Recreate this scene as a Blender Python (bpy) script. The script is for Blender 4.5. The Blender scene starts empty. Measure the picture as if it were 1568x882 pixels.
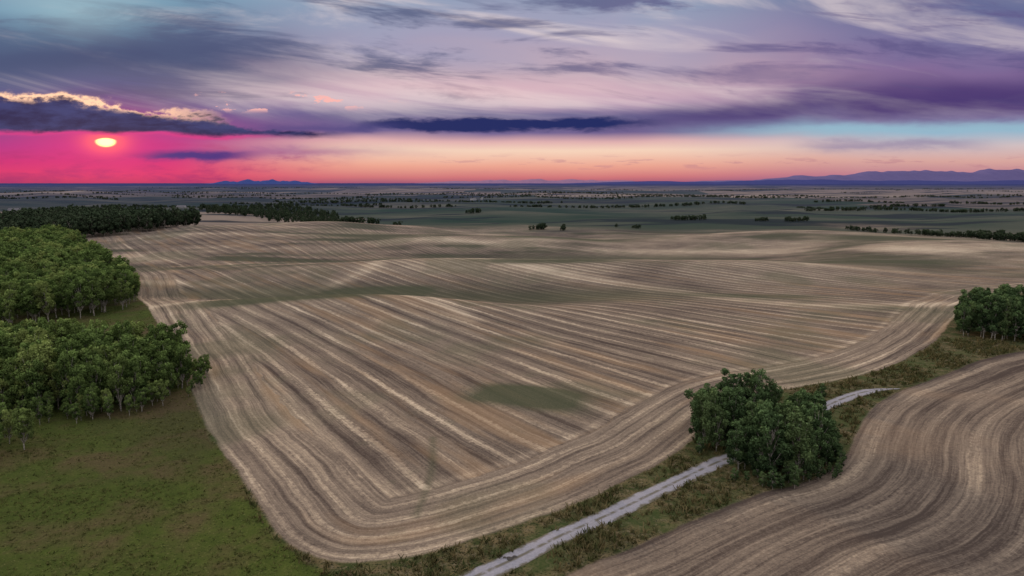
import bpy, math, random
import numpy as np
random.seed(5)
RS=np.random.RandomState(11)
sc=bpy.context.scene
sc.view_settings.view_transform='Standard'
sc.view_settings.look='None'
sc.view_settings.exposure=0
sc.view_settings.gamma=1

def lin(c):
    o=[]
    for v in c:
        v=v/255.
        o.append(v/12.92 if v<=.04045 else ((v+.055)/1.055)**2.4)
    return (o[0],o[1],o[2],1)

# ------------------------------------------------ node helper
class G:
    def __init__(s,nt): s.nt=nt
    def n(s,t): return s.nt.nodes.new(t)
    def put(s,inp,v):
        if isinstance(v,bpy.types.NodeSocket): s.nt.links.new(v,inp)
        elif v is not None: inp.default_value=v
    def m(s,op,a,b=None,c=None,clamp=False):
        k=s.n('ShaderNodeMath'); k.operation=op; k.use_clamp=clamp
        s.put(k.inputs[0],a); s.put(k.inputs[1],b); s.put(k.inputs[2],c)
        return k.outputs[0]
    def add(s,a,b): return s.m('ADD',a,b)
    def sub(s,a,b): return s.m('SUBTRACT',a,b)
    def mul(s,a,b): return s.m('MULTIPLY',a,b)
    def mad(s,a,b,c): return s.m('MULTIPLY_ADD',a,b,c)
    def mix(s,f,a,b,mode='MIX'):
        k=s.n('ShaderNodeMix'); k.data_type='RGBA'; k.blend_type=mode; k.clamp_factor=True
        s.put(k.inputs[0],f)
        for i,v in((6,a),(7,b)):
            if isinstance(v,tuple) and len(v)==3: v=(*v,1)
            s.put(k.inputs[i],v)
        return k.outputs[2]
    def mixf(s,f,a,b):
        k=s.n('ShaderNodeMix'); k.data_type='FLOAT'; k.clamp_factor=True
        s.put(k.inputs[0],f); s.put(k.inputs[2],a); s.put(k.inputs[3],b)
        return k.outputs[0]
    def ss(s,x,lo,hi):
        k=s.n('ShaderNodeMapRange'); k.interpolation_type='SMOOTHSTEP'
        a,b=(lo,hi) if lo<hi else (hi,lo)
        s.put(k.inputs[0],x); k.inputs[1].default_value=a; k.inputs[2].default_value=b
        k.inputs[3].default_value=0 if lo<hi else 1; k.inputs[4].default_value=1 if lo<hi else 0
        return k.outputs[0]
    def vec(s,x,y,z=0.0):
        k=s.n('ShaderNodeCombineXYZ')
        s.put(k.inputs[0],x); s.put(k.inputs[1],y); s.put(k.inputs[2],z)
        return k.outputs[0]
    def noise(s,v,scale=1.0,detail=3.0,rough=.5,dist=0.0):
        k=s.n('ShaderNodeTexNoise'); s.put(k.inputs['Vector'],v)
        k.inputs['Scale'].default_value=scale; k.inputs['Detail'].default_value=detail
        k.inputs['Roughness'].default_value=rough; k.inputs['Distortion'].default_value=dist
        return k.outputs[0]
    def ramp(s,f,stops,interp='LINEAR'):
        k=s.n('ShaderNodeValToRGB'); s.put(k.inputs[0],f); cr=k.color_ramp; cr.interpolation=interp
        while len(cr.elements)<len(stops): cr.elements.new(.5)
        for i,(p,c) in enumerate(stops):
            e=cr.elements[i]; e.position=p
        for i,(p,c) in enumerate(stops):
            cr.elements[i].color=c if len(c)==4 else (*c,1)
        return k.outputs[0]
    def gauss(s,x,c,w):
        d=s.sub(x,c)
        d=s.m('DIVIDE',d,w)
        return s.m('EXPONENT',s.mul(s.mul(d,d),-1.0))

# ------------------------------------------------ camera
cd=bpy.data.cameras.new('camera'); cam=bpy.data.objects.new('camera',cd)
sc.collection.objects.link(cam); sc.camera=cam
cam.location=(0,0,50); cam.rotation_euler=(math.radians(90-8.76),0,0)
cd.sensor_width=36; cd.lens=24; cd.clip_end=300000; cd.clip_start=.5

# ------------------------------------------------ world / sky
w=bpy.data.worlds.new('World'); sc.world=w; w.use_nodes=True
try: w.cycles.sampling_method='NONE'
except Exception: pass
nt=w.node_tree; nt.nodes.clear(); g=G(nt)
tc=g.n('ShaderNodeTexCoord'); sp=g.n('ShaderNodeSeparateXYZ')
nt.links.new(tc.outputs['Generated'],sp.inputs[0])
X,Y,Z=sp.outputs
yc=g.m('MAXIMUM',Y,.25)
A=g.mul(g.m('DIVIDE',X,yc),1000.); E=g.mul(g.m('DIVIDE',Z,yc),1000.)
n1=g.noise(g.vec(g.mul(A,.0032),g.mul(E,.010),1.0),1,3,.5,.3)
wE=g.mul(g.sub(n1,.5),g.mixf(g.ss(E,45,150),10.,110.))
Ew=g.add(E,wE)
f=g.m('DIVIDE',Ew,500.)
def R(st): return g.ramp(f,[(e/500.,lin(c)) for e,c in st])
L=R([(0,(180,44,98)),(10,(218,46,108)),(30,(200,30,118)),(52,(172,40,134)),(76,(134,58,138)),(104,(92,80,140)),(128,(84,92,136)),(160,(74,92,130)),(205,(86,114,146)),(250,(112,150,176)),(500,(216,210,208))])
C=R([(0,(160,90,116)),(8,(208,118,122)),(24,(236,166,146)),(46,(246,212,188)),(58,(224,176,176)),(70,(116,100,146)),(98,(110,104,146)),(122,(178,148,178)),(160,(194,170,184)),(205,(166,160,186)),(250,(148,160,186)),(500,(222,213,208))])
Rr=R([(0,(138,100,142)),(12,(188,126,142)),(32,(216,166,158)),(54,(208,190,192)),(75,(150,182,204)),(88,(130,118,164)),(104,(92,70,126)),(122,(96,74,126)),(150,(128,104,150)),(190,(122,114,156)),(250,(104,110,150)),(500,(216,210,208))])
c=g.mix(g.ss(A,-520,-170),L,C); c=g.mix(g.ss(A,150,560),c,Rr)
# high streaks
tilt=g.mad(A,.14,E)
s1=g.noise(g.vec(g.mul(A,.0019),g.mul(tilt,.014),3.0),1,6,.58,.7)
s2=g.noise(g.vec(g.mul(A,.0030),g.mul(g.mad(A,.07,E),.022),8.0),1,6,.62,.5)
up=g.ss(E,72,125)
hl=g.mul(g.mul(g.ss(s1,.46,.66),up),g.mixf(g.gauss(A,40.,420.),.5,1.))
c=g.mix(g.mul(hl,.82),c,lin((228,212,212)))
dk=g.mul(g.ss(s2,.47,.62),up)
c=g.mix(g.mul(dk,.78),c,g.mix(g.ss(A,-200,400),lin((74,84,122)),lin((94,86,134))))
# grey-blue masses upper left
ms=g.mul(g.gauss(g.add(A,g.mul(wE,2.5)),-620.,330.),g.gauss(g.add(E,g.mul(wE,.8)),170.,32.))
c=g.mix(g.mul(ms,.85),c,lin((62,76,116)))
ls=g.mul(g.gauss(g.add(A,g.mul(wE,1.)),-600.,95.),g.ss(g.add(E,wE),175,245))
c=g.mix(g.mul(ls,.6),c,lin((158,190,202)))
# pink light patch at centre
pk=g.mul(g.gauss(g.add(A,g.mul(wE,3.)),0.,330.),g.gauss(Ew,138.,20.))
c=g.mix(g.mul(pk,.6),c,lin((230,190,196)))
fb=g.noise(g.vec(g.mul(A,.012),g.mul(E,.045),2.0),1,6,.62,.2)
fbs=g.sub(fb,.5)
# purple band on the right
ecr=g.mad(A,.058,78.)
bR=g.mul(g.gauss(g.add(g.add(E,g.mul(wE,.35)),g.mul(fbs,12.)),ecr,g.mad(A,.020,11.)),g.ss(A,20,330))
c=g.mix(g.mul(bR,g.mixf(s2,.35,1.1)),c,lin((70,52,110)))
# central navy band
bC=g.gauss(g.add(E,g.mul(fbs,28.)),g.mad(A,.01,83.),9.5)
bC=g.mul(bC,g.mul(g.ss(A,-280,-140),g.ss(A,320,60)))
c=g.mix(g.ss(bC,.18,.80),c,lin((32,42,98)))
lk=g.mul(g.mul(g.gauss(g.add(E,g.mul(fbs,20.)),78.,7.),g.mul(g.ss(A,-420,-330),g.ss(A,-120,-220))),.7)
c=g.mix(lk,c,lin((70,66,126)))
# cyan gap on the right
cy=g.mul(g.gauss(g.add(E,g.mul(fbs,18.)),g.mad(A,.02,66.),7.),g.ss(A,170,500))
c=g.mix(g.mul(cy,.75),c,lin((150,188,206)))
# cloud low right
lr=g.mul(g.gauss(g.add(E,g.mul(fbs,26.)),54.,8.),g.mul(g.ss(A,380,470),g.ss(A,730,600)))
c=g.mix(g.mul(lr,.7),c,lin((146,132,164)))
# small low clouds
sm_=g.mul(g.ss(g.noise(g.vec(g.mul(A,.016),g.mul(E,.11),5.0),1,5,.6),.55,.63),g.mul(g.gauss(E,28.,9.),g.ss(A,-250,0)))
c=g.mix(g.mul(sm_,.45),c,lin((180,120,138)))
sm3=g.mul(g.gauss(A,-330.,150.),g.gauss(g.add(E,g.mul(fbs,20.)),44.,8.))
c=g.mix(g.mul(sm3,.6),c,lin((130,56,140)))
pst=g.mul(g.ss(fb,.45,.68),g.mul(g.ss(A,-200,-380),g.ss(E,75,30)))
c=g.mix(g.mul(pst,.6),c,lin((146,26,108)))
# glow around the sun
dx=g.m('DIVIDE',g.add(A,583.),12.5); dy=g.m('DIVIDE',g.sub(E,58.5),6.4)
r2=g.add(g.mul(dx,dx),g.mul(dy,dy))
hal2=g.m('EXPONENT',g.mul(g.add(g.mul(dx,g.mul(dx,.011)),g.mul(dy,g.mul(dy,.020))),-1.))
c=g.mix(g.mul(hal2,.62),c,(.84,.02,.22,1))
halo=g.m('EXPONENT',g.mul(r2,-.17))
c=g.mix(g.mul(halo,.95),c,(1.35,.16,.17,1))
sm2=g.mul(g.gauss(g.add(A,g.mul(fbs,60.)),-455.,85.),g.gauss(g.add(E,g.mul(fbs,20.)),38.,9.))
c=g.mix(g.ss(sm2,.1,.9),c,lin((60,36,126)))
# dark cumulus bank, left
cum=g.noise(g.vec(g.mul(A,.015),g.mul(E,.032),9.0),1,6,.62,.1)
top=g.add(g.mad(g.ss(A,-760,-200),-52.,122.),g.mul(g.sub(cum,.5),g.mixf(g.ss(A,-500,-280),64.,20.)))
bot=g.add(g.mad(g.ss(A,-520,-420),-5.,69.),g.mul(fbs,18.))
dt=g.sub(top,E); db=g.sub(E,bot)
bank=g.mul(g.ss(dt,-1.,4.),g.ss(db,-3.,7.)); bank=g.mul(bank,g.ss(A,-210,-300))
bcol=g.mix(g.ss(fb,.38,.66),lin((16,24,80)),lin((48,58,114)))
c=g.mix(bank,c,bcol)
rim=g.mul(g.gauss(dt,0.,4.0),g.mul(g.ss(A,-380,-540),g.ss(cum,.39,.50)))
c=g.mix(g.mul(rim,1.),c,(1.2,.72,.46,1))
rim2=g.mul(g.gauss(db,1.,2.5),g.mul(g.ss(A,-300,-420),.6))
c=g.mix(rim2,c,lin((236,50,140)))
# little lit puffs
pf=g.mul(g.ss(g.noise(g.vec(g.mul(A,.018),g.mul(E,.055),4.2),1,5,.65),.53,.61),g.mul(g.gauss(A,-350.,170.),g.gauss(E,114.,14.)))
c=g.mix(g.ss(pf,.2,.7),c,lin((250,184,178)))
c=g.mix(g.ss(g.add(r2,g.mul(g.ss(dy,.2,1.),1.0)),1.9,.3),c,(3.4,2.1,.70,1))
gain=g.mixf(g.ss(E,290,1100),1.,1.60)  # unseen sky overhead boosted to add light on the ground
c2=g.n('ShaderNodeVectorMath'); c2.operation='SCALE'; g.put(c2.inputs[0],c); g.put(c2.inputs[3],gain)
bg=g.n('ShaderNodeBackground'); nt.links.new(c2.outputs[0],bg.inputs[0]); bg.inputs[1].default_value=1.0
sk=g.n('ShaderNodeTexSky'); sk.sky_type='NISHITA'; sk.sun_disc=False
sk.sun_elevation=math.radians(6); sk.sun_rotation=math.radians(-30.4)
bg2=g.n('ShaderNodeBackground'); nt.links.new(sk.outputs[0],bg2.inputs[0]); bg2.inputs[1].default_value=.0008
ad=g.n('ShaderNodeAddShader'); nt.links.new(bg.outputs[0],ad.inputs[0]); nt.links.new(bg2.outputs[0],ad.inputs[1])
ow=g.n('ShaderNodeOutputWorld'); nt.links.new(ad.outputs[0],ow.inputs[0])

sl=bpy.data.lights.new('sun','SUN'); so=bpy.data.objects.new('sun',sl); sc.collection.objects.link(so)
sl.energy=2.8; sl.angle=math.radians(7); sl.color=(1,.72,.50)
so.rotation_euler=(math.radians(-(90-9)),0,math.radians(30.4))

# ------------------------------------------------ terrain height
def sm(x,a,b):
    t=np.clip((x-a)/(b-a),0,1); return t*t*(3-2*t)
def waves(seed,n,l0,l1):
    r=np.random.RandomState(seed); o=[]
    for i in range(n):
        lam=l0*(l1/l0)**r.rand(); th=r.rand()*math.pi; o.append((math.cos(th)*6.283/lam,math.sin(th)*6.283/lam,r.rand()*6.28,lam/l1))
    return o
WN=waves(3,7,60,170); WM=waves(8,10,170,480); WF=waves(21,10,900,3200)
def ev(x,y,W):
    z=0
    for a,b,p,k in W: z=z+np.sin(a*x+b*y+p)*k
    return z/len(W)**.5
HILLS=[(-72,258,78,32,7.0),(-105,325,75,36,-4.5),(30,318,80,36,-3.5),(95,385,110,30,7.0),(-60,392,80,30,6.0),(4,150,28,22,1.4),(150,120,60,40,2.0),(-290,640,120,110,9.0),(-180,700,110,60,4),(200,560,150,45,8),(330,470,120,45,6),(-30,560,110,42,7),(60,470,140,40,-5)]
def hgt(x,y):
    x=np.asarray(x,float); y=np.asarray(y,float); r=np.hypot(x,y)
    z=ev(x,y,WN)*.8*sm(r,60,160)
    for hx,hy,sx,sy,a in HILLS: z=z+a*np.exp(-((x-hx)/sx)**2-((y-hy)/sy)**2)
    z=z+sm(r,330,750)*ev(x,y,WM)*5.5
    z=z+sm(r,1500,4000)*ev(x,y,WF)*14.0
    return z
def hz(x,y): return float(hgt(np.array([x]),np.array([y]))[0])

# ------------------------------------------------ layout (metres)
def cat(P,n=4):
    P=[np.array(p,float) for p in P]; o=[]
    Q=[P[0]*2-P[1]]+P+[P[-1]*2-P[-2]]
    for i in range(1,len(Q)-2):
        for k in range(n):
            t=k/n; a,b,c_,d=Q[i-1],Q[i],Q[i+1],Q[i+2]
            o.append(.5*((2*b)+(-a+c_)*t+(2*a-5*b+4*c_-d)*t*t+(-a+3*b-3*c_+d)*t**3))
    o.append(P[-1]); return np.array(o)
F1=cat([(-362,586),(-309,508),(-204,364),(-171,307),(-137,253),(-100,198),(-80.8,165),(-61.8,133),(-48.8,114),(-38.5,98.3),(-32.9,90.3),(-26.8,85.4),(-21.2,84),(-14.4,85.2),(-7.6,88.7),(1.5,94.7),(12.1,102.6),(19.6,110),(28.1,118.3),(36.5,129.6),(44.4,140.8),(57.5,154.5),(77.8,165),(104.3,183),(133.4,210.5),(163,247),(192,280),(239,312),(420,360)])
F1=np.vstack([F1,[(900,500),(900,1000),(-200,1000),(-362,800)]])
F2=cat([(-40,35),(-20,57),(6.4,81),(15.9,87.8),(27.1,96.2),(40,105),(51,110.5),(61,119.7),(70.3,133),(79.7,145.5),(91.5,157.5),(112.5,174),(140,193),(175,208),(260,240),(500,300)])
F2=np.vstack([F2,[(900,330),(900,-200),(-60,-200)]])
MD=np.array([(-362,600),(-309,508),(-204,364),(-171,307),(-137,253),(-100,198),(-80.8,165),(-61.8,133),(-48.8,114),(-38.5,98.3),(-32.9,90.3),(-26.8,84),(-18,78),(-25,68),(-70,-200),(-900,-200),(-900,620)],float)
ROAD=cat([(-62,30),(-34,55),(-17,70),(-4.5,81),(1.4,86),(7.1,91.3),(15.6,98.3),(23,105),(29.9,111.3),(37.6,118),(44,122.8),(55.7,133.8),(75.2,151),(84,157.5),(90,160.5),(95,161.5)],8)
def polyd(x,y,P,closed=True):
    d=np.full(x.shape,1e18); ins=np.zeros(x.shape,bool); n=len(P)
    for i in range(n if closed else n-1):
        ax,ay=P[i]; bx,by=P[(i+1)%n]; ex,ey=bx-ax,by-ay; L2=ex*ex+ey*ey+1e-9
        t=np.clip(((x-ax)*ex+(y-ay)*ey)/L2,0,1)
        d=np.minimum(d,(x-ax-t*ex)**2+(y-ay-t*ey)**2)
        if closed and ay!=by:
            cnd=((ay>y)!=(by>y))&(x<ex*(y-ay)/(by-ay)+ax); ins^=cnd
    d=np.sqrt(d)
    return np.where(ins,d,-d) if closed else d

def mk(name,V,F,mats,smooth=False,mi=None,attrs=None):
    me=bpy.data.meshes.new(name); V=np.asarray(V,np.float32); F=np.asarray(F,np.int32); k=F.shape[1]
    me.vertices.add(len(V)); me.vertices.foreach_set('co',V.ravel())
    me.loops.add(F.size); me.loops.foreach_set('vertex_index',F.ravel())
    me.polygons.add(len(F)); me.polygons.foreach_set('loop_start',np.arange(0,F.size,k,dtype=np.int32))
    for m_ in mats: me.materials.append(m_)
    if mi is not None: me.polygons.foreach_set('material_index',np.asarray(mi,np.int32))
    me.polygons.foreach_set('use_smooth',np.full(len(F),smooth))
    me.update(calc_edges=True)
    for a,v in (attrs or {}).items():
        at=me.attributes.new(a,'FLOAT','POINT'); at.data.foreach_set('value',np.asarray(v,np.float32))
    return me
def obj(name,me,parent=None,loc=(0,0,0)):
    o=bpy.data.objects.new(name,me); sc.collection.objects.link(o); o.location=loc
    if parent: o.parent=parent
    return o

# ------------------------------------------------ ground material
def newmat(n):
    m_=bpy.data.materials.new(n); m_.use_nodes=True; m_.node_tree.nodes.clear(); return m_,G(m_.node_tree)
def finish(m_,g,col,rough=.95,bump=None,bs=.3,bd=.2,trans=0):
    o=g.n('ShaderNodeOutputMaterial')
    if rough>=.65:
        b=g.n('ShaderNodeBsdfDiffuse'); ci=b.inputs[0]
    else:
        b=g.n('ShaderNodeBsdfPrincipled'); ci=b.inputs['Base Color']; b.inputs['Roughness'].default_value=rough
    g.put(ci,col if not isinstance(col,tuple) else (*col[:3],1))
    if bump is not None:
        k=g.n('ShaderNodeBump'); k.inputs['Strength'].default_value=bs; k.inputs['Distance'].default_value=bd
        g.put(k.inputs['Height'],bump); g.nt.links.new(k.outputs[0],b.inputs['Normal'])
    g.nt.links.new(b.outputs[0],o.inputs[0]); return m_

gm,g=newmat('farmland')
geo=g.n('ShaderNodeNewGeometry'); sp=g.n('ShaderNodeSeparateXYZ'); gm.node_tree.links.new(geo.outputs['Position'],sp.inputs[0])
x,y,_=sp.outputs; P2=g.vec(x,y,0.)
def att(n):
    k=g.n('ShaderNodeAttribute'); k.attribute_name=n; return k.outputs['Fac']
d1,d2,dm,gr,tr,ro,hh_=[att(n) for n in('d1','d2','dm','green','track','row','hollow')]
wob=g.noise(P2,.12,3,.6); wobs=g.sub(wob,.5)
big=g.noise(P2,.018,3,.55); med=g.noise(P2,.09,4,.6); fine=g.noise(P2,.9,3,.7); vfine=g.noise(P2,2.6,2,.7)
def stripes(u,per,seed,power,wb):
    u=g.add(u,g.mul(wobs,wb)); u=g.add(u,g.mul(big,4.))
    a=g.noise(g.vec(g.mul(u,.42),g.mul(x,.011),g.mad(y,.011,seed)),1,3,.6)
    b=g.noise(g.vec(g.mul(u,1.9),g.mul(x,.04),g.mad(y,.04,seed)),1,3,.75)
    ph=g.noise(g.vec(g.mul(u,.03),g.mul(x,.01),g.mad(y,.01,seed+5)),1,1,.5)
    ph2=g.mad(u,6.2832/per,g.mul(ph,3.5))
    cs=g.add(g.m('COSINE',ph2),g.mul(g.sub(fine,.5),1.0))
    pk=g.ss(cs,.62,1.0)
    cut=g.mul(g.ss(g.m('COSINE',g.add(ph2,2.6)),.72,.97),-.19)
    am=g.ss(g.noise(g.vec(g.mul(u,.11),g.mul(x,.016),g.mad(y,.016,seed+9)),1,3,.6),.38,.60)
    v=g.mul(g.mul(pk,g.mixf(am,.22,1.)),power)
    v=g.add(v,cut)
    v=g.add(v,g.mul(g.sub(a,.5),.80)); v=g.add(v,g.mul(g.sub(b,.5),1.05))
    return v
inter=g.ss(g.add(d1,g.mul(wobs,5.)),17.,18.2)
uH=d1; sH=stripes(uH,4.6,2.,.30,.9); sI=stripes(ro,8.6,7.,.42,1.0)
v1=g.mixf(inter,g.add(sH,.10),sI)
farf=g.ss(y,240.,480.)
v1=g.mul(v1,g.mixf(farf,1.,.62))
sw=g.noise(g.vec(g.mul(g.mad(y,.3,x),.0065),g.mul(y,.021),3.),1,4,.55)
v1=g.add(v1,g.mul(g.mul(g.sub(sw,.5),farf),1.7))  # broad swaths paint hollow shading into the far stubble colour
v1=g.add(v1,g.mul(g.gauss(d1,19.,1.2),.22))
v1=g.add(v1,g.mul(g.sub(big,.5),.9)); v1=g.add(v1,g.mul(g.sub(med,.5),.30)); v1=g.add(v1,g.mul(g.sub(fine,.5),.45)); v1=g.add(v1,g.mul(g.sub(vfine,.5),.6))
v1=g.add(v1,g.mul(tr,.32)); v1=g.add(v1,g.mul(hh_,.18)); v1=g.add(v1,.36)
def straw(v): return g.ramp(v,[(0,(.078,.061,.050)),(.25,(.150,.121,.095)),(.5,(.242,.196,.148)),(.75,(.385,.315,.228)),(1,(.60,.505,.372))])
cF1=straw(v1)
warm=g.mul(g.ss(g.noise(g.vec(g.mul(g.mixf(inter,uH,ro),.10),g.mul(x,.012),g.mul(y,.012)),1,3,.6),.50,.66),g.ss(d1,240.,10.))
cF1=g.mix(g.mul(warm,.46),cF1,(.34,.225,.125))
gg=g.m('MULTIPLY',gr,g.mixf(med,.6,1.7),clamp=True)
gg=g.m('MAXIMUM',gg,g.mul(g.ss(big,.50,.63),.55))
gg=g.m('MAXIMUM',gg,g.mul(g.ss(med,.60,.72),.35))
gg=g.m('MAXIMUM',gg,g.mul(g.ss(g.mul(hh_,-1.),.08,.7),.85))  # greener stubble in hollows, doubling as painted relief shade
gg=g.m('MAXIMUM',gg,g.mul(g.mul(g.ss(sw,.52,.38),farf),.9))
cF1=g.mix(g.mul(gg,.88),cF1,g.mix(vfine,(.030,.040,.022),(.112,.122,.070)))
v2=stripes(d2,8.2,31.,.24,.8)
v2=g.add(v2,g.mul(g.sub(big,.5),.8)); v2=g.add(v2,g.mul(g.sub(fine,.5),.45)); v2=g.add(v2,g.mul(g.sub(vfine,.5),.6)); v2=g.add(v2,.33)
cF2=straw(v2)
cF2=g.mix(g.mul(g.ss(big,.5,.7),.40),cF2,(.27,.18,.11))
# meadow
mn=g.noise(P2,.055,5,.62); mn2=g.noise(P2,.35,4,.65)
cM=g.mix(mn2,(.028,.045,.010),(.100,.128,.028))
cM=g.mix(g.ss(mn,.44,.62),cM,g.mix(fine,(.062,.050,.022),(.132,.110,.050)))
cM=g.mix(g.mul(g.ss(big,.50,.64),.5),cM,(.066,.050,.030))
cM=g.mix(g.ss(vfine,.58,.74),cM,(.155,.158,.058))
cM=g.mix(g.ss(vfine,.42,.30),cM,(.014,.020,.008))
# verge
cV=g.mix(g.ss(mn2,.35,.65),(.045,.058,.020),(.150,.120,.062))
cV=g.mix(g.ss(fine,.5,.7),cV,(.18,.150,.092)); cV=g.mix(g.ss(vfine,.48,.36),cV,(.020,.024,.012))
cV=g.mix(g.mul(g.ss(med,.46,.60),.6),cV,(.055,.080,.026))
# far patchwork
vo=g.n('ShaderNodeTexVoronoi'); vo.distance='CHEBYCHEV'; g.put(vo.inputs['Vector'],g.vec(g.mad(med,.02,g.mul(x,.00085)),g.mad(big,.06,g.mul(y,.00115)),0.)); vo.inputs['Scale'].default_value=1.
vr=g.n('ShaderNodeSeparateColor'); gm.node_tree.links.new(vo.outputs['Color'],vr.inputs[0])
pc=g.ramp(vr.outputs[0],[(0,(.135,.115,.095)),(.18,(.29,.235,.18)),(.34,(.030,.060,.032)),(.52,(.095,.088,.072)),(.66,(.36,.295,.225)),(.80,(.022,.044,.030))],'CONSTANT')
lp=g.noise(g.vec(g.mul(x,.0020),g.mul(y,.0045),0.),1,5,.62)
pc=g.mix(.30,pc,g.ramp(lp,[(.38,(.022,.034,.027)),(.48,(.095,.088,.073)),(.58,(.21,.175,.14)),(.70,(.36,.295,.23))]))
hd=g.ss(g.noise(g.vec(g.mul(x,.0018),g.mul(y,.0125),4.),1,4,.62),.525,.56)
pc=g.mix(g.mul(hd,.88),pc,(.020,.028,.026))
rr=g.m('SQRT',g.add(g.mul(x,x),g.mul(y,y)))
col=cV
col=g.mix(g.ss(g.add(dm,g.mul(wobs,3.)),-.3,.8),col,cM)
col=g.mix(g.ss(g.add(rr,g.mul(g.sub(lp,.5),500.)),560.,620.),col,pc)
f1m=g.mul(g.ss(g.add(d1,g.mul(wobs,1.8)),-.2,.6),g.ss(g.add(y,g.mul(g.sub(lp,.5),620.)),790.,670.))
col=g.mix(f1m,col,cF1)
col=g.mix(g.ss(g.add(d2,g.mul(wobs,1.5)),-.2,.6),col,cF2)
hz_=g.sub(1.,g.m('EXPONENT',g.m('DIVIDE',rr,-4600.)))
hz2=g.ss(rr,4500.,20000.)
haze_col=g.mix(g.ss(g.m('DIVIDE',x,g.m('MAXIMUM',rr,1.)),-.1,.5),(.058,.072,.155),(.084,.090,.155))
col=g.mix(g.mul(hz_,.78),col,haze_col)  # aerial haze painted into the ground colour by distance from origin
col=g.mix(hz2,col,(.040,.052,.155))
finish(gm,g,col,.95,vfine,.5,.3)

# ------------------------------------------------ ground sheet
th=np.concatenate([np.linspace(-55,55,700),np.linspace(55,305,100)[1:-1]])*math.pi/180
rad=np.concatenate([np.geomspace(3,60,25)[:-1],np.geomspace(60,400,520)[:-1],np.geomspace(400,2000,250)[:-1],np.geomspace(2000,90000,110)])
TT,RR=np.meshgrid(th,rad); gx=(RR*np.sin(TT)).ravel(); gy=(RR*np.cos(TT)).ravel()
gz=hgt(gx,gy); nr,na=len(rad),len(th)
near=(np.hypot(gx,gy)<1100)
def fld(P,cl=True):
    o=np.full(gx.shape,-500. if cl else 500.); o[near]=polyd(gx[near],gy[near],P,cl); return o
a1=fld(F1); a2=fld(F2); am=fld(MD)
green=np.zeros_like(gx)
def blob(cx,cy,sx,sy,a,rot=0):
    c_,s_=math.cos(rot),math.sin(rot); u=(gx-cx)*c_+(gy-cy)*s_; v=-(gx-cx)*s_+(gy-cy)*c_
    q=(u/sx)**4+(v/sy)**4 ; return a*np.exp(-q)
for b in [(4,153,14,9,1.35,-.35),(-68,330,36,15,1.2,0),(-88,262,38,11,1.15,.1),(140,437,32,10,1,0),(40,560,60,18,1,0),(-30,470,40,14,1,0),(-120,600,60,22,.9,.1),(230,420,60,11,.9,-.1),(105,310,40,7,.7,-.3),(160,262,20,6,.6,-.6),(300,520,70,16,1,0),(-20,300,40,10,.7,-.3),(-170,410,60,8,.7,.5),(15,385,50,8,.9,0)]: green=np.maximum(green,blob(*b))
for pl in [[(-14.5,97),(-14,112),(-15.5,128)]]:
    dd=fld(cat([np.array(q) for q in pl],4),False); green=np.maximum(green,.45*np.exp(-(dd/.8)**2))
hol=np.zeros_like(gx)
for hx,hy,sx,sy,a in HILLS:
    if 200<hy<600: hol+=a/6.*np.exp(-((gx-hx)/sx)**2-((gy-hy)/sy)**2)
hol=np.clip(hol+np.where(np.hypot(gx,gy)<1500,sm(np.hypot(gx,gy),330,750)*ev(gx,gy,WM)*.8,0),-1,1)
track=np.zeros_like(gx)
for pl,wd,am_ in [([(-139,254),(-120,271),(-85,284),(-60,282),(-35,262),(-14,235)],4,1),([(-195,352),(-150,343),(-107,335),(-80,370),(-70,412),(-20,440)],6,1),([(-20,395),(23,363),(69,335),(105,297),(138,275),(188,281),(300,330)],6,1.1),([(60,470),(140,400),(240,370),(400,400)],7,.8),([(-330,560),(-200,600),(-110,560),(0,520),(160,500),(300,440)],9,.8),([(-60,700),(60,640),(200,660),(420,560)],12,.7)]:
    dd=fld(cat(pl,4),False); track=np.maximum(track,am_*np.exp(-(dd/wd)**2))
row=.81*gx+.585*gy+1.0*60*np.logaddexp(0,(gy-345+.25*gx)/60.)*sm(gx,-190,40)+2.5*np.sin(gx/43+1)+2*np.sin(gy/57)+hgt(gx,gy)*2.2
V=np.stack([gx,gy,gz],1)
i=np.arange(nr-1)[:,None]*na; j=np.arange(na)[None,:]; j2=(j+1)%na
F=np.stack([(i+j),(i+na+j),(i+na+j2),(i+j2)],-1).reshape(-1,4)
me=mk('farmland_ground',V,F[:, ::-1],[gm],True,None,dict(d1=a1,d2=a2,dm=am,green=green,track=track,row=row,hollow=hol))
if me.polygons[1000].normal.z<0: me.flip_normals()
obj('farmland_ground',me)

# ------------------------------------------------ gravel road
rm,g=newmat('gravel'); geo=g.n('ShaderNodeNewGeometry')
ru=g.n('ShaderNodeAttribute'); ru.attribute_name='across'
a=g.noise(geo.outputs['Position'],3.,4,.7); b=g.noise(geo.outputs['Position'],.5,4,.6)
colr=g.mix(a,(.18,.18,.205),(.41,.41,.46))
au=g.m('ABSOLUTE',ru.outputs['Fac'])
cen=g.mul(g.ss(au,.26,.05),g.ss(b,.34,.56)); colr=g.mix(g.mul(cen,.85),colr,(.12,.11,.07))
ed=g.ss(g.add(au,g.mul(g.sub(b,.5),1.2)),.62,.95); colr=g.mix(g.mul(ed,.9),colr,(.12,.11,.07))
finish(rm,g,colr,.95,a,.4,.05)
rp=ROAD; tg=np.gradient(rp,axis=0); tg/=np.linalg.norm(tg,axis=1)[:,None]; nm=np.stack([-tg[:,1],tg[:,0]],1)
K=9; us=np.linspace(-1,1,K); V=[];ac=[]
for k,(p,n_) in enumerate(zip(rp,nm)):
    for u in us:
        hw=(1.8+.12*math.sin(k*.35+u*2)+.06*math.sin(k*1.3))*min(1,(len(rp)-k)/16.); q=p+n_*u*hw
        V.append((q[0],q[1],hz(q[0],q[1])+.10-.07*abs(u)**3)); ac.append(u)
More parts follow.
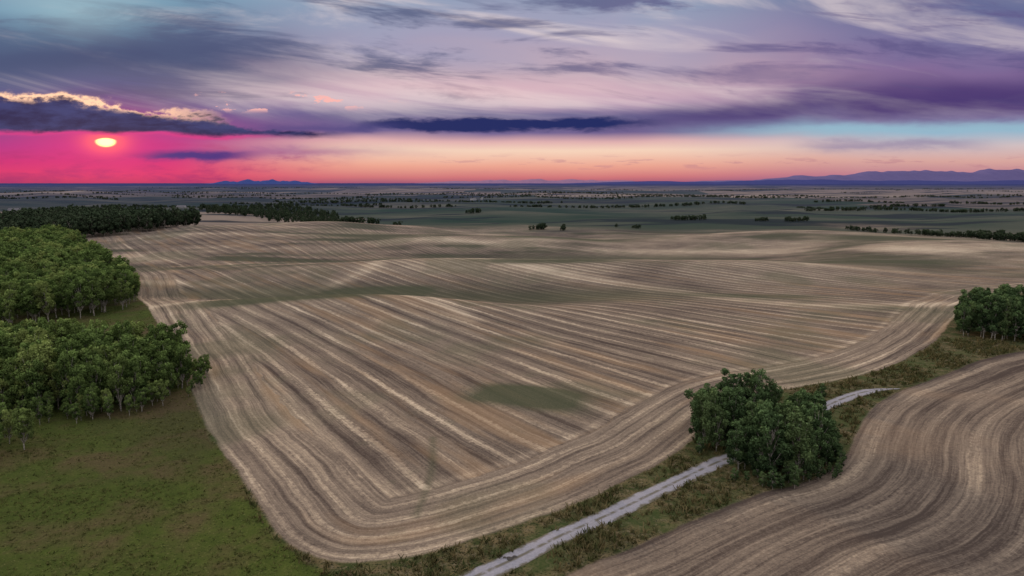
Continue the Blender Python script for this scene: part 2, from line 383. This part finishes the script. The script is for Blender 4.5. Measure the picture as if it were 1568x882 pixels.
F=[(k*K+t,k*K+t+1,(k+1)*K+t+1,(k+1)*K+t) for k in range(len(rp)-1) for t in range(K-1)]
me=mk('gravel_road',V,F,[rm],True,None,dict(across=ac))
if me.polygons[10].normal.z<0: me.flip_normals()
obj('gravel_road',me)

# stones lying on the road edge
stm,g=newmat('stone'); tcn=g.n('ShaderNodeTexCoord'); finish(stm,g,g.mix(g.noise(tcn.outputs['Object'],4.,4,.7),(.03,.03,.03),(.14,.13,.12)),.9)
def stone(px,py,s,seed):
    r=np.random.RandomState(seed); V=[];n=10;m_=7
    for a_ in range(m_):
        t=math.pi*a_/(m_-1)
        for b_ in range(n):
            p_=2*math.pi*b_/n; k=s*(1+.22*math.sin(3*p_+seed)+.1*r.randn())*(math.sin(t)+.02)
            V.append((k*math.cos(p_)*1.3,k*math.sin(p_),s*.6*math.cos(t)+s*.3))
    F=[(a_*n+b_,(a_+1)*n+b_,(a_+1)*n+(b_+1)%n,a_*n+(b_+1)%n) for a_ in range(m_-1) for b_ in range(n)]
    obj('field_stone',mk('field_stone',V,F,[stm]),None,(px,py,hz(px,py)+.05))
stone(-.3,85.0,.36,1); stone(.35,85.5,.26,2); stone(-1.,85.3,.2,3)

# ------------------------------------------------ trees
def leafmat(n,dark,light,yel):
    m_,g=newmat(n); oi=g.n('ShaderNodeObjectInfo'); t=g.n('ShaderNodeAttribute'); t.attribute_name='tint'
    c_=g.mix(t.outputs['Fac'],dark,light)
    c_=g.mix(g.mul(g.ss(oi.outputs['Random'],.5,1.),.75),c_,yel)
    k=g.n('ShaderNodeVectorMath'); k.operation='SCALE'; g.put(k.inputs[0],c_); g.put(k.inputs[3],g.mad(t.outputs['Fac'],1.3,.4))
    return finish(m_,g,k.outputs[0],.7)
def barkmat():
    m_,g=newmat('aspen_bark'); tcn=g.n('ShaderNodeTexCoord'); a=g.noise(tcn.outputs['Object'],3.,4,.7)
    return finish(m_,g,g.mix(g.ss(a,.4,.6),(.12,.11,.09),(.42,.40,.35)),.9)
bark=barkmat()
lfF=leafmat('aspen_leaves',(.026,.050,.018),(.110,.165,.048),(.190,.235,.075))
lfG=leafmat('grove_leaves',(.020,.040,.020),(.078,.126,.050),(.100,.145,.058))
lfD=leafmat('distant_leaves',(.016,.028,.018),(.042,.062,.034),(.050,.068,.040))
def tube(p0,p1,r0,r1,n=5):
    p0=np.array(p0);p1=np.array(p1);d=p1-p0;d=d/np.linalg.norm(d);a=np.cross(d,[.3,.9,.1]);a/=np.linalg.norm(a);b=np.cross(d,a)
    V=[];t=np.arange(n)*2*math.pi/n
    for p,r in((p0,r0),(p1,r1)):
        for k in t: V.append(p+r*(a*math.cos(k)+b*math.sin(k)))
    return V,[(k,(k+1)%n,n+(k+1)%n,n+k) for k in range(n)]
def tree(name,H,Rc,nl,ls,seed,leaf,base=.28,nlob=24):
    r=np.random.RandomState(seed); V=[];F=[];MI=[];T=[]
    def addt(p0,p1,r0,r1):
        v,f=tube(p0,p1,r0,r1); o=len(V); V.extend(v); F.extend([tuple(o+q for q in k) for k in f]); MI.extend([0]*len(f)); T.extend([.5]*len(v))
    pts=[np.array((0,0,-.4))]
    for k in range(1,7): pts.append(np.array((r.randn()*.03*H*k/6,r.randn()*.03*H*k/6,H*.93*k/6)))
    for k in range(6): addt(pts[k],pts[k+1],.022*H*(1-k/6.5)/1.6,.022*H*(1-(k+1)/6.5)/1.6)
    lob=[]; nlob=r.randint(nlob,nlob+9)
    for k in range(nlob):
        t=base+.10+(1-base-.13)*((k+r.rand())/nlob); q_=min(1,(t-base)/(1-base)); pr=max(.25,math.sin(math.pi*(q_*.80+.08)))**.6
        an=k*2.4+r.rand()*1.2; off=Rc*pr*(.15+.95*r.rand()**.7); c_=np.array((math.cos(an)*off,math.sin(an)*off,H*t))
        rad=Rc*(.17+.20*r.rand())*(.55+.55*pr); lob.append((c_,rad,r.rand())); kk=min(5,int(t*5)); addt(pts[max(1,kk-1)],c_,.006*H,.002*H)
    wts=np.array([l[1]**2.0 for l in lob]); wts/=wts.sum(); C=[];Tt=[]
    for (c_,rad,ti),wt in zip(lob,wts):
        n=int(nl*wt); d=r.randn(n,3); d/=np.linalg.norm(d,axis=1)[:,None]; rr_=rad*(.35+.95*r.rand(n)**.8)
        q=c_+d*rr_[:,None]*np.array([1,1,.95]); C.append(q)
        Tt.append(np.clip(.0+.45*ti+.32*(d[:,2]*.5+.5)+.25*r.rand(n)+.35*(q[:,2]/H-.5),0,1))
    C=np.vstack(C);Tt=np.concatenate(Tt);n=len(C)
    a=r.randn(n,3);a/=np.linalg.norm(a,axis=1)[:,None];b=np.cross(a,r.randn(n,3));b/=np.linalg.norm(b,axis=1)[:,None]
    s=ls*(.6+.8*r.rand(n))[:,None]
    LV=np.stack([C-a*s,C-b*s*.6,C+a*s,C+b*s*.6],1).reshape(-1,3)
    o=len(V); V=np.vstack([np.array(V),LV]); LF=(o+np.arange(n*4)).reshape(-1,4)
    F=np.vstack([np.array(F),LF]); MI=MI+[1]*n; T=np.concatenate([T,np.repeat(Tt,4)])
    return mk(name,V,F,[bark,leaf],False,MI,dict(tint=T))
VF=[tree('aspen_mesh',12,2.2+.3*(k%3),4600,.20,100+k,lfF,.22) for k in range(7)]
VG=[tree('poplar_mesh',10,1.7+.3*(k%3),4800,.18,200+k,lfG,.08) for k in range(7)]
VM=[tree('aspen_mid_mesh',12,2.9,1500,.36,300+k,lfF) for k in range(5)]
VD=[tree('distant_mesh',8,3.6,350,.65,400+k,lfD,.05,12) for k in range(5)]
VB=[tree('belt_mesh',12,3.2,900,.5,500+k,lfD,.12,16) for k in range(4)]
def scatter(P,sp_,minroad=0):
    P=np.array(P,float); x0,y0=P.min(0); x1,y1=P.max(0); out=[]
    nx=int((x1-x0)/sp_)+1; ny=int((y1-y0)/sp_)+1
    gx_,gy_=np.meshgrid(np.arange(nx)*sp_+x0,np.arange(ny)*sp_+y0); gx_=gx_.ravel()+RS.uniform(-.5,.5,gx_.size)*sp_; gy_=gy_.ravel()+RS.uniform(-.5,.5,gy_.size)*sp_
    k=polyd(gx_,gy_,P)>0
    if minroad: k&=polyd(gx_,gy_,ROAD,False)>minroad
    return list(zip(gx_[k],gy_[k]))
def plant(pts,meshes,name,parent,s0,s1,base=12):
    for (px,py) in pts:
        me=random.choice(meshes); s=random.uniform(s0,s1)/base
        o=obj(name,me,parent,(px,py,hz(px,py)-.1)); wx=random.uniform(.85,1.2)
        o.scale=(s*wx,s*wx,s); o.rotation_euler=(random.uniform(-.06,.06),random.uniform(-.06,.06),random.uniform(0,6.28))
def empty(n):
    e=bpy.data.objects.new(n,None); sc.collection.objects.link(e); return e
fr=empty('aspen_forest')
N1=[(-200,142),(-125,140),(-108,141),(-91,141),(-84,147),(-79.5,158),(-84,172),(-94,181),(-115,181),(-150,179),(-200,175)]
plant(scatter(N1,3.5),VF,'tree',fr,7.5,15)
plant([(-93,124),(-96,121),(-98,127),(-103,122),(-101,130),(-108,128),(-99,117)],VF,'tree',fr,6,8.5)
N2=[(-143,262),(-146,248),(-168,228),(-250,226),(-340,300),(-400,420),(-410,555),(-366,565),(-316,498),(-243,404),(-196,345),(-170,300)]
p=scatter(N2,5.2); plant([q for q in p if q[1]<310],VF,'tree',fr,8.5,15.5); plant([q for q in p if q[1]>=310],VM,'tree',fr,8,15)
N4=[(-325,600),(-365,572),(-440,545),(-620,640),(-660,850),(-520,900),(-400,790),(-315,700)]
plant(scatter(N4,9.5),VB,'tree',fr,12,20)
edge=[q for q in scatter([(-150,138),(-90,137),(-80,144),(-75,158),(-80,178),(-90,172),(-85,160),(-90,146),(-150,143)],3.0)]
plant(edge,VF,'tree',fr,2.5,6.5)
# road grove
p=scatter([(35,127),(37,118),(41,111),(48,108.5),(54,112),(58,119),(60,131),(56,142),(48,141),(41,137)],2.6,2.8)
plant(p,VG,'poplar_tree',None,6.5,12,10)
p=scatter([(37,110),(45,105.5),(56,109),(61,119),(65,132),(64,146),(56,143),(58,128),(51,114)],2.5,2.6)
plant(p,VG,'willow_shrub',None,1.8,4.,10)
plant([(68,147),(71,151),(66,151),(35,121.5)],VG,'willow_shrub',None,2,4,10)
p=scatter([(147,224),(150,213),(162,208),(185,212),(215,222),(215,246),(185,243),(165,236)],3.6,2.5)
plant(p,VG,'poplar_tree',None,10.,15,10)
# distant
dtp=empty('distant_trees')
plant(scatter([(-560,1200),(-400,960),(-215,770),(-190,800),(-290,1130),(-450,1380)],15),VB,'tree',dtp,7,11)
def line(x0,y0,x1,y1,n,wd,h0,h1):
    plant([(x0+(x1-x0)*t+random.gauss(0,wd),y0+(y1-y0)*t+random.gauss(0,wd)) for t in [random.random() for _ in range(n)]],VD,'tree',dtp,h0,h1,8)
line(-182,738,-140,735,20,3,4,8); line(17,712,33,716,9,2,4,7); line(50,710,55,712,3,1,4,7)
line(-150,880,-146,882,3,1,5,7); line(-75,1050,-50,1055,8,3,5,8)
line(212,905,262,912,24,3,5,7); line(315,883,330,885,7,2,4,6); line(350,870,380,880,12,3,4,7)
line(382,780,405,690,28,4,3,6); line(405,690,425,620,34,5,4,7); line(425,620,500,540,60,6,5,9); line(402,585,425,600,14,4,4,7)
line(110,760,140,750,5,3,3,5)
for k in range(52):
    d=random.uniform(1100,6000); a_=random.uniform(-.78,.78); cx=d*a_; Ln=random.uniform(300,1100)*d/2500; n=int(Ln/d*340)+4
    an=random.gauss(0,.04); line(cx-Ln/2,d-Ln/2*math.sin(an),cx+Ln/2,d+Ln/2*math.sin(an),n,3+d*.0008,4,7)

# ------------------------------------------------ weeds and grass
def tuftmat(n,a_,b_):
    m_,g=newmat(n); t=g.n('ShaderNodeAttribute'); t.attribute_name='tint'
    return finish(m_,g,g.mix(t.outputs['Fac'],a_,b_),.9)
def tufts(name,px,py,h,wd,nb,mat,lean=.5):
    n=len(px)*nb; cx=np.repeat(px,nb)+RS.randn(n)*wd*2.0; cy=np.repeat(py,nb)+RS.randn(n)*wd*2.0
    z=hgt(cx,cy)-.03; hh=np.repeat(h,nb)*RS.uniform(.5,1.1,n); an=RS.uniform(0,6.28,n); dx_,dy_=np.cos(an)*wd,np.sin(an)*wd
    lx=RS.randn(n)*lean*hh; ly=RS.randn(n)*lean*hh
    V=np.stack([np.stack([cx-dx_,cy-dy_,z],1),np.stack([cx+dx_,cy+dy_,z],1),np.stack([cx+lx+dx_*.4,cy+ly+dy_*.4,z+hh],1),np.stack([cx+lx-dx_*.4,cy+ly-dy_*.4,z+hh],1)],1).reshape(-1,3)
    T=np.repeat(np.clip(np.repeat(RS.rand(len(px)),nb)*.7+RS.rand(n)*.3,0,1),4)
    obj(name,mk(name,V,np.arange(n*4).reshape(-1,4),[mat],False,None,dict(tint=T)))
N=90000; px=RS.uniform(-45,180,N); py=RS.uniform(70,215,N)
a=polyd(px,py,F1); b=polyd(px,py,F2); c_=polyd(px,py,MD); d=polyd(px,py,ROAD,False)
k=(a<-.3)&(b<-.3)&(c_<1)&(d>1.7); px,py=px[k],py[k]
cl=ev(px,py,waves(55,10,5,26)); kk=RS.rand(len(px))<np.clip(.34+.5*cl,.05,1); px,py=px[kk],py[kk]
tufts('roadside_weeds',px,py,RS.uniform(.25,1.1,len(px))**1.2,.11,7,tuftmat('weeds',(.036,.056,.018),(.170,.135,.066)))
N=60000; py=RS.uniform(72,262,N); px=-py*.8+RS.rand(N)*py*.8
k=(polyd(px,py,MD)>.2); px,py=px[k],py[k]; cl=ev(px,py,waves(77,14,6,40)); kk=RS.rand(len(px))<np.clip(.26+.3*cl,.03,1); px,py=px[kk],py[kk]
tufts('meadow_grass',px,py,RS.uniform(.08,.40,len(px)),.07,5,tuftmat('meadow_blades',(.026,.038,.012),(.140,.140,.048)),.9)

# ------------------------------------------------ distant hills and mountains
def ridge(name,x0,x1,y0,depth,prof,colr,seed,n=260):
    m_,g=newmat(name+'_hazed_rock'); tcn=g.n('ShaderNodeNewGeometry'); nn=g.noise(tcn.outputs['Position'],.0006,5,.6)
    finish(m_,g,g.mix(nn,tuple(v*.9 for v in colr),tuple(v*1.1 for v in colr)),1.)
    xs=np.linspace(x0,x1,n); W=waves(seed,14,(x1-x0)/60,(x1-x0)/5); t=(xs-x0)/(x1-x0)
    base=np.array([prof(v) for v in t]); hh=base*(1+.42*ev(xs,xs*0,W)); hh=np.maximum(hh,0)
    V=[];rows=7
    for r_ in range(rows):
        u=r_/(rows-1)*2-1; k=(1-abs(u))**.9
        for i_ in range(n): V.append((xs[i_],y0+u*depth,hh[i_]*k*(1 if u==0 else .92+.08*math.sin(i_*.9+r_))-20))
    F=[(a*n+b,a*n+b+1,(a+1)*n+b+1,(a+1)*n+b) for a in range(rows-1) for b in range(n-1)]
    me=mk(name,V,F,[m_],True)
    if me.polygons[5].normal.z<0: me.flip_normals()
    obj(name,me)
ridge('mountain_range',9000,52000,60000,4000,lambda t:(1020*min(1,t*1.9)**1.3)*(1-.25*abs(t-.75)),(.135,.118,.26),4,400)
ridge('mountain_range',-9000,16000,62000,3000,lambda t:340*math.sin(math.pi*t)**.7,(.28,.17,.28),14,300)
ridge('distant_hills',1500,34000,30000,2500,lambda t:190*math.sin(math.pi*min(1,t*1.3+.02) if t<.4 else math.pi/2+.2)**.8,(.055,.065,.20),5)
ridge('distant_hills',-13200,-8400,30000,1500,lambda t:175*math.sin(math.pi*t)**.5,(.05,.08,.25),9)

# ------------------------------------------------ farm buildings
def simple(n,c_,r=.8):
    m_,g=newmat(n); t=g.n('ShaderNodeTexCoord'); nn=g.noise(t.outputs['Object'],1.5,4,.6)
    return finish(m_,g,g.mix(nn,tuple(v*.8 for v in c_),c_),r)
wallm=simple('weathered_siding',(.52,.52,.54)); roofm=simple('roof_metal',(.16,.16,.18)); glass=simple('window_glass',(.04,.05,.07),.2); steel=simple('galvanised_steel',(.35,.36,.38),.4)
def box(n,par,cx,cy,cz,sx,sy,sz,mat):
    V=[(cx+a*sx/2,cy+b*sy/2,cz+c_*sz/2) for a in(-1,1) for b in(-1,1) for c_ in(-1,1)]
    F=[(0,1,3,2),(4,6,7,5),(0,4,5,1),(2,3,7,6),(0,2,6,4),(1,5,7,3)]
    return obj(n,mk(n,V,F,[mat]),par)
def house(n,px,py,w_,l,h,rot):
    e=empty(n); e.location=(px,py,hz(px,py)-.2); e.rotation_euler=(0,0,rot)
    box('walls',e,0,0,h/2,l,w_,h,wallm); rh=w_*.35; o=.4
    V=[(-l/2-o,-w_/2-o,h),(l/2+o,-w_/2-o,h),(l/2+o,0,h+rh),(-l/2-o,0,h+rh),(-l/2-o,w_/2+o,h),(l/2+o,w_/2+o,h)]
    obj('roof',mk('roof',V,[(0,1,2,3),(3,2,5,4)],[roofm]),e)
    obj('gables',mk('gables',[(-l/2,-w_/2,h),(-l/2,w_/2,h),(-l/2,0,h+rh*.95),(l/2,-w_/2,h),(l/2,w_/2,h),(l/2,0,h+rh*.95)],[(0,1,2),(3,5,4)],[wallm]),e)
    for k in range(-1,2): box('window',e,k*l*.3,-w_/2-.03,h*.55,1.4,.06,1.2,glass)
    box('door',e,l*.15,-w_/2-.03,1.05,1.,.06,2.1,roofm)
def gbin(px,py,r_,h):
    n=20; V=[];t=np.arange(n)*2*math.pi/n
    for rr_,z in((r_,0),(r_,h),(r_+.15,h),(.4,h+r_*.55),(.01,h+r_*.6)):
        for a_ in t: V.append((rr_*math.cos(a_),rr_*math.sin(a_),z))
    F=[(k*n+q,k*n+(q+1)%n,(k+1)*n+(q+1)%n,(k+1)*n+q) for k in range(4) for q in range(n)]
    obj('grain_bin',mk('grain_bin',V,F,[steel]),None,(px,py,hz(px,py)-.1))
for b in [(-860,1190,10,22,4,.1),(-835,1230,8,12,4,.4),(-640,1330,9,16,4,0),(-115,2050,9,15,4,.3),(1250,2500,12,20,4,.1)]:
    house('farm_house' if b[3]<20 else 'farm_barn',*b)
for b in [(-820,1200,3,5),(-90,2055,3,5)]: gbin(*b)
